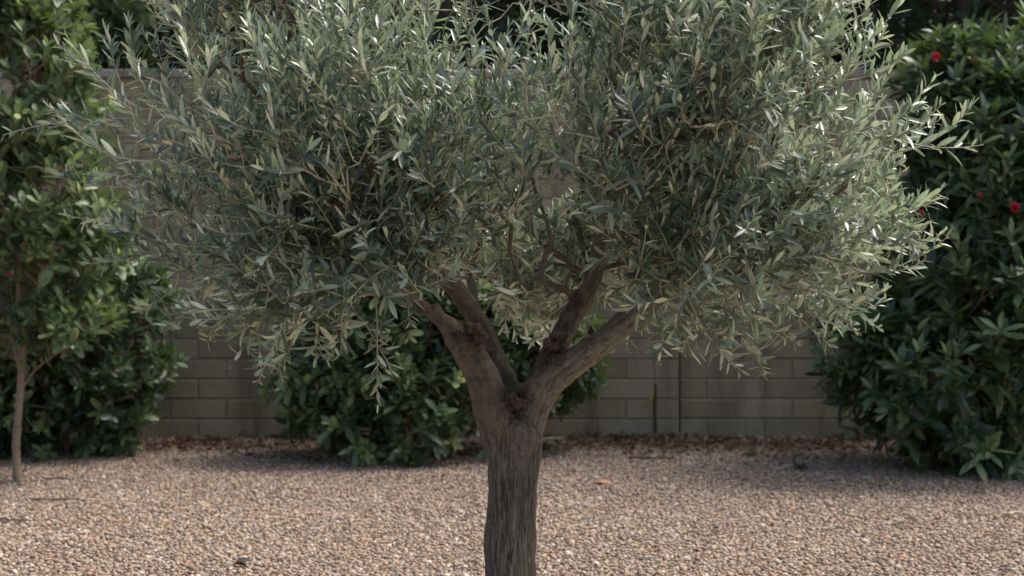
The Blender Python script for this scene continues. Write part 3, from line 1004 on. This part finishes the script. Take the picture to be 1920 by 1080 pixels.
# low dark shrub behind the young tree
D2 = 9.55
plant("broadleaf_shrub", "dark low evergreen shrub behind the young tree beside the wall", "shrub", at(130, 850, D2),
      [stem(0, 0, D2, [(130, 850, 0), (110, 780, 0), (60, 680, 0), (40, 560, 0)], .02, .008), stem(0, 0, D2, [(140, 850, 0), (160, 790, -.1), (210, 730, -.2), (260, 600, -.1)], .014, .006),
       stem(0, 0, D2, [(60, 855, 0), (30, 800, 0), (-30, 700, 0)], .015, .008)],
      [blob(70, 740, D2, 170, .55, 120), blob(190, 660, D2, 115, .5, 170), blob(-60, 680, D2, 160, .5, 190), blob(240, 580, D2, 70, .4, 90), blob(130, 500, D2, 120, .4, 90)],
      1150, dict(SH, L=.085), M["shrub_leaf"], M["shrub_wood"], shell=.2, clump=3.0, seed=22, nodes=9, slen=(.1, .22))
# taller bright shrub behind the wall, upper left
D3 = 11.6
plant("tall_shrub", "bright green round leaved shrub rising behind the wall's left end", "shrub", at(120, 800, D3),
      [stem(0, 0, D3, [(120, 800, 0), (110, 500, 0), (120, 200, 0), (130, 60, 0)], .035, .012), stem(0, 0, D3, [(60, 800, 0), (20, 500, 0), (0, 150, 0)], .03, .012)],
      [blob(130, 110, D3, 90, .4, 80, 2.), blob(20, 60, D3, 120, .4, 130, 1.2), blob(200, 60, D3, 50, .3, 50, .7), blob(-80, 160, D3, 120, .5, 200)],
      480, dict(SH, L=.13, W=.065), M["young_tree_leaf"], M["shrub_wood"], shell=.2, seed=23, nodes=8, slen=(.14, .26), up=.3)
# shrub behind the olive trunk
D4 = 9.35
plant("rosette_shrub", "dark green shrub with leaf rosettes directly behind the olive trunk", "shrub", at(760, 860, D4),
      [stem(0, 0, D4, [(760, 860, 0), (750, 780, 0), (700, 660, 0), (690, 560, 0)], .018, .007), stem(0, 0, D4, [(790, 862, 0), (820, 790, 0), (850, 700, 0), (880, 600, 0)], .016, .007),
       stem(0, 0, D4, [(720, 855, 0), (660, 790, 0), (600, 700, 0)], .015, .006), stem(0, 0, D4, [(840, 860, 0), (900, 760, .1), (980, 680, .2), (1060, 650, .25)], .015, .006)],
      [blob(730, 760, D4, 165, .5, 110, 2.4), blob(620, 690, D4, 110, .4, 100, 1.8), blob(700, 600, D4, 130, .4, 90, 1.8), blob(800, 640, D4, 140, .45, 80), blob(890, 790, D4, 60, .35, 70), blob(980, 680, D4 + .3, 110, .35, 85, 1.9), blob(1060, 660, D4 + .4, 60, .3, 70, .9), blob(760, 560, D4, 170, .4, 80, 1.5), blob(980, 560, D4 + .3, 110, .35, 80, 1.0), blob(880, 600, D4 + .2, 150, .35, 90, 1.6)],
      1700, dict(SH, L=.10, W=.036, ang=1.15), M["young_tree_leaf"], M["shrub_wood"], shell=.2, clump=3.2, seed=24, nodes=10, slen=(.10, .2))
# right: two large flowering shrubs
D5 = 8.9
BIG = dict(corr=.7, arr="spiral", ang=1.1, up=0.1, L=0.15, W=0.042, profile="lance", keep=.96, bend=.1, flat=.6, fold=.14, s0=.3, crowd=.7, shoot_r=.0035)
bigR, _e = plant("flowering_shrub", "tall dark green shrub with a few red flowers at the right edge", "shrub", at(1830, 880, D5),
      [stem(0, 0, D5, [(1830, 880, 0), (1820, 760, 0), (1780, 600, 0), (1760, 350, 0)], .03, .01), stem(0, 0, D5, [(1880, 885, 0), (1890, 800, 0), (1906, 680, 0), (1900, 450, 0), (1880, 250, 0)], .03, .01),
       stem(0, 0, D5, [(1800, 880, 0), (1740, 800, 0), (1680, 720, 0), (1640, 660, 0)], .02, .008), stem(0, 0, D5, [(1920, 885, 0), (1990, 700, 0), (2040, 400, 0)], .03, .01)],
      [blob(1850, 560, D5, 170, .65, 190, 3.0), blob(1740, 690, D5, 120, .5, 120, 1.8), blob(1800, 320, D5, 65, .45, 150, 1.2), blob(1640, 660, D5 + .2, 80, .35, 60, .7), blob(1900, 300, D5, 130, .5, 180, 2.2),
       blob(1780, 170, D5, 45, .3, 55, .5), blob(2050, 500, D5, 160, .6, 330, 2.5), blob(1860, 790, D5, 170, .5, 70, 1.4), blob(1900, 130, D5, 60, .3, 60, .4)],
      2000, BIG, M["flowering_leaf"], M["shrub_wood"], shell=.2, clump=2.4, seed=25, nodes=10, slen=(.14, .28), up=.45)
for x, y, r, mt in ((1755, 106, .030, "red_petal"), (1902, 388, .034, "red_petal"), (1728, 400, .022, "pink_petal"), (1838, 366, .018, "pink_petal"), (1828, 112, .018, "pink_petal")):
    flower(bigR, at(x, y, D5 - .62 if y > 150 else D5 - .36), r, M[mt])

# dark trees beyond the wall; the first, out of view, is added for its shade
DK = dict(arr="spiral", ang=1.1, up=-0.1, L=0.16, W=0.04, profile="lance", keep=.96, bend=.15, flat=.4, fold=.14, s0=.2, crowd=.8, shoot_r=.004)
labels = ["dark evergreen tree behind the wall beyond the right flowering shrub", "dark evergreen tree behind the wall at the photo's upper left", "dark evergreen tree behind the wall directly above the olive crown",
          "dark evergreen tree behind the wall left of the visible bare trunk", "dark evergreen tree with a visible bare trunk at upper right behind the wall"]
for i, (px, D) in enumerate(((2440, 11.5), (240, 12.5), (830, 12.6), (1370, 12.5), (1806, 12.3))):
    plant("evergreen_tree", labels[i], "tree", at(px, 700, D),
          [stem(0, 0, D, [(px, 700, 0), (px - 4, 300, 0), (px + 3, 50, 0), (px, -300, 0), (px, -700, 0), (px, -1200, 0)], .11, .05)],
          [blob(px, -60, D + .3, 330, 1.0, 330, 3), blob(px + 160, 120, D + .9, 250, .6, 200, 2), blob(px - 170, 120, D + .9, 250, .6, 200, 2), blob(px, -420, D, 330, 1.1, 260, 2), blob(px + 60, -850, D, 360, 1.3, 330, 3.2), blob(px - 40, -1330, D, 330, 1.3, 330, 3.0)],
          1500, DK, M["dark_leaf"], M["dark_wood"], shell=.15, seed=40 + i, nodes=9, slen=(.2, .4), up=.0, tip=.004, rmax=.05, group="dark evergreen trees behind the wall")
# far mass of woodland that closes the view behind them
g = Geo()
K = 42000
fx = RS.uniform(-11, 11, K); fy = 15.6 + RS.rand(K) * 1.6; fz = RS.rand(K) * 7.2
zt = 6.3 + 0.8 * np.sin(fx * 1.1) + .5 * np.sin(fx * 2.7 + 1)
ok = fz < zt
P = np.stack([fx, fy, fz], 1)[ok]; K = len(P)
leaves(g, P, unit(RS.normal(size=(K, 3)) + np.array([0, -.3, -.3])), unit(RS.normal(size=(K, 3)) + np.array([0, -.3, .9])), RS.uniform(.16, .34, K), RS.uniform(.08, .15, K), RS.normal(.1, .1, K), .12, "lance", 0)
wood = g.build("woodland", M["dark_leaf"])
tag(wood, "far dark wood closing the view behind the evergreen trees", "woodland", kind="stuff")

# ------------------------------------------------------------------ ground litter
M["dry_leaf"] = leaf_mat("dry_leaf", [(0, (0.05, 0.034, 0.024)), (.6, (0.115, 0.078, 0.052)), (1, (0.22, 0.16, 0.11))], [(0, (0.12, 0.08, 0.05)), (1, (0.28, 0.2, 0.13))], (0.2, 0.1, 0.05), tw=.1, rough=.7, spec=.2)
M["orange_leaf"] = leaf_mat("orange_leaf", [(0, (0.34, 0.15, 0.075)), (1, (0.40, 0.19, 0.10))], [(0, (0.42, 0.17, 0.08)), (1, (0.5, 0.22, 0.11))], (0.4, 0.15, 0.05), tw=.1, rough=.6)
M["black_leaf"] = leaf_mat("black_leaf", [(0, (0.02, 0.014, 0.01)), (1, (0.035, 0.025, 0.018))], [(0, (0.02, 0.014, 0.01)), (1, (0.04, 0.03, 0.02))], (0.02, 0.01, 0.01), tw=.05, rough=.6)
M["twig"] = plain_mat("twig", (0.06, 0.045, 0.032), (0.13, 0.10, 0.075), scale=60)
M["pale_twig"] = plain_mat("pale_twig", (0.35, 0.28, 0.19), (0.48, 0.40, 0.28), scale=60)
g = Geo()
K = 9000
lx = RS.uniform(-4.6, 4.6, K)
ly = WALL_D - 0.03 - np.abs(RS.normal(0, 0.48, K))
ok = np.array([noise.noise(Vector((a * 1.9, b * 3.5, 7.7))) for a, b in zip(lx, ly)]) > -.12
lx, ly = lx[ok], ly[ok]; K = len(lx)
P = np.stack([lx, ly, RS.uniform(.012, .035, K)], 1)
d = RS.normal(size=(K, 3)) * np.array([1, 1, .2])
leaves(g, P, d, unit(RS.normal(size=(K, 3)) * .5 + np.array([0, 0, 1.0])), RS.uniform(.03, .075, K), RS.uniform(.012, .03, K), RS.normal(0, .3, K), .2, "lance", 0)
K = 260
P = np.stack([RS.uniform(-4, 4, K), RS.uniform(6, 9.6, K), RS.uniform(.014, .022, K)], 1)
leaves(g, P, RS.normal(size=(K, 3)) * np.array([1, 1, .15]), unit(RS.normal(size=(K, 3)) * .4 + np.array([0, 0, 1.0])), RS.uniform(.02, .05, K), RS.uniform(.008, .018, K), RS.normal(0, .3, K), .2, "lance", 0)
lit = g.build("leaf_litter", M["dry_leaf"])
tag(lit, "brown dead leaves strewn over the gravel along the wall foot", "leaf litter", kind="stuff")


def ground_at(px, py, z=0.014):
    a = at(px, py, 1.0); s = (CAM_H - z) / (CAM_H - a[2])
    return np.array([a[0] * s, s, z])


def one_leaf(name, label, px, py, L, W, mat, ang, group=None, lift=.25):
    p = ground_at(px, py, .018)
    root_g = Geo()
    for q in range(2):
        leaves(root_g, np.array([p + np.array([0, 0, .004 * q])]), np.array([[math.cos(ang + q * .25), math.sin(ang + q * .25), lift * (1 - q)]]), np.array([[0, -.5 + q * .6, 1.0]]), np.array([L * (1 - .3 * q)]), np.array([W]), np.array([.22]), .35, "round", 0, np.array([.5]))
    o = root_g.build(name, mat)
    return tag(o, label, "leaf", group)


one_leaf("dead_leaf", "curled orange dead leaf on the gravel right of the olive trunk", 1110, 908, .115, .04, M["orange_leaf"], .1)
one_leaf("dead_leaf", "blackened dead leaf on the gravel at the bottom left of the trunk", 436, 1060, .085, .04, M["black_leaf"], .2, lift=.35)
one_leaf("dead_leaf", "small black dead leaf on the gravel at right front", 1336, 992, .045, .03, M["black_leaf"], .3, lift=.3)


def stick(label, px0, py0, px1, py1, r, mat, wig=.012):
    a, b = ground_at(px0, py0, .02), ground_at(px1, py1, .02)
    pts = [a + (b - a) * t + np.array([0, RS.normal(0, wig), RS.uniform(-.002, .006)]) * (0 < t < 1) for t in np.linspace(0, 1, 6)]
    g = Geo()
    tubes(g, np.array(pts[:-1]), np.array(pts[1:]), np.linspace(r, r * .7, 5), np.linspace(r * .9, r * .5, 5), k=6)
    return tag(g.build("twig", mat), label, "twig", "fallen twigs on the gravel")


stick("long dark twig lying right of the young tree's foot", 60, 936, 160, 937, .006, M["twig"])
stick("short dark twig at the photo's left edge below the young tree", -5, 974, 50, 976, .007, M["twig"])
stick("pale twig lying at the gravel's right edge", 1880, 963, 1935, 962, .008, M["pale_twig"])
stick("yellowish twig lying at the wall foot right of the olive trunk", 1018, 823, 1062, 820, .010, M["pale_twig"])
stick("dark twig lying near the wall foot below the block joint", 1180, 857, 1262, 860, .008, M["twig"])
stick("dark twig behind the young tree's foot beside the low shrub", 85, 897, 130, 899, .006, M["twig"])


def weed(label, px, py, h, n, seed):
    rs = np.random.RandomState(seed)
    p = ground_at(px, py, 0.0)
    g = Geo()
    d = unit(rs.normal(size=(n, 3)) * np.array([1, 1, .3]) + np.array([0, 0, .6]))
    leaves(g, np.repeat([p + np.array([0, 0, .01])], n, 0) + rs.normal(0, .02, (n, 3)) * np.array([1, 1, 0]), d, unit(rs.normal(size=(n, 3)) * .3 + np.array([0, 0, 1.0])), rs.uniform(h * .5, h, n), rs.uniform(.01, .02, n), np.full(n, .25), .15, "lance", 0, rs.rand(n) * .7)
    return tag(g.build("weed", M["shrub_leaf"]), label, "weed", "weeds in the gravel near the wall")


weed("tiny green weed left of the other, near the wall foot at right", 1408, 857, .07, 26, 1)
weed("tiny dark green weed nearest the right shrub, in the gravel", 1505, 882, .08, 22, 2)

# dark stake against the wall with a yellow leaf
sk = empty("garden_stake", tuple(ground_at(1229, 824, 0.0)))
tag(sk, "thin dark stake standing against the block wall right of the trunk", "stake")
g = Geo()
b0 = ground_at(1229, 824, 0.0); b0[1] = WALL_D - .06
t0 = at(1229, 722, WALL_D - .05)
pts = [b0 + (t0 - b0) * t + np.array([.003 * math.sin(t * 9), 0, 0]) for t in np.linspace(0, 1, 6)]
tubes(g, np.array(pts[:-1]), np.array(pts[1:]), np.full(5, .011), np.full(5, .0105), k=8)
g.build("shaft", M["dark_wood"], sk)
M["yellow_leaf"] = leaf_mat("yellow_leaf", [(0, (0.32, 0.30, 0.06)), (1, (0.38, 0.34, 0.08))], [(0, (0.32, 0.30, 0.06)), (1, (0.38, 0.34, 0.08))], (0.3, 0.3, 0.05))
g = Geo()
leaves(g, np.array([t0 + np.array([-.012, -.012, -.01])]), np.array([[-.25, -.1, -1.0]]), np.array([[0.3, -1, .1]]), np.array([.14]), np.array([.03]), np.array([.1]), .15, "round", 0, np.array([.5]))
g.build("leaf", M["yellow_leaf"], sk)
print("scene built")
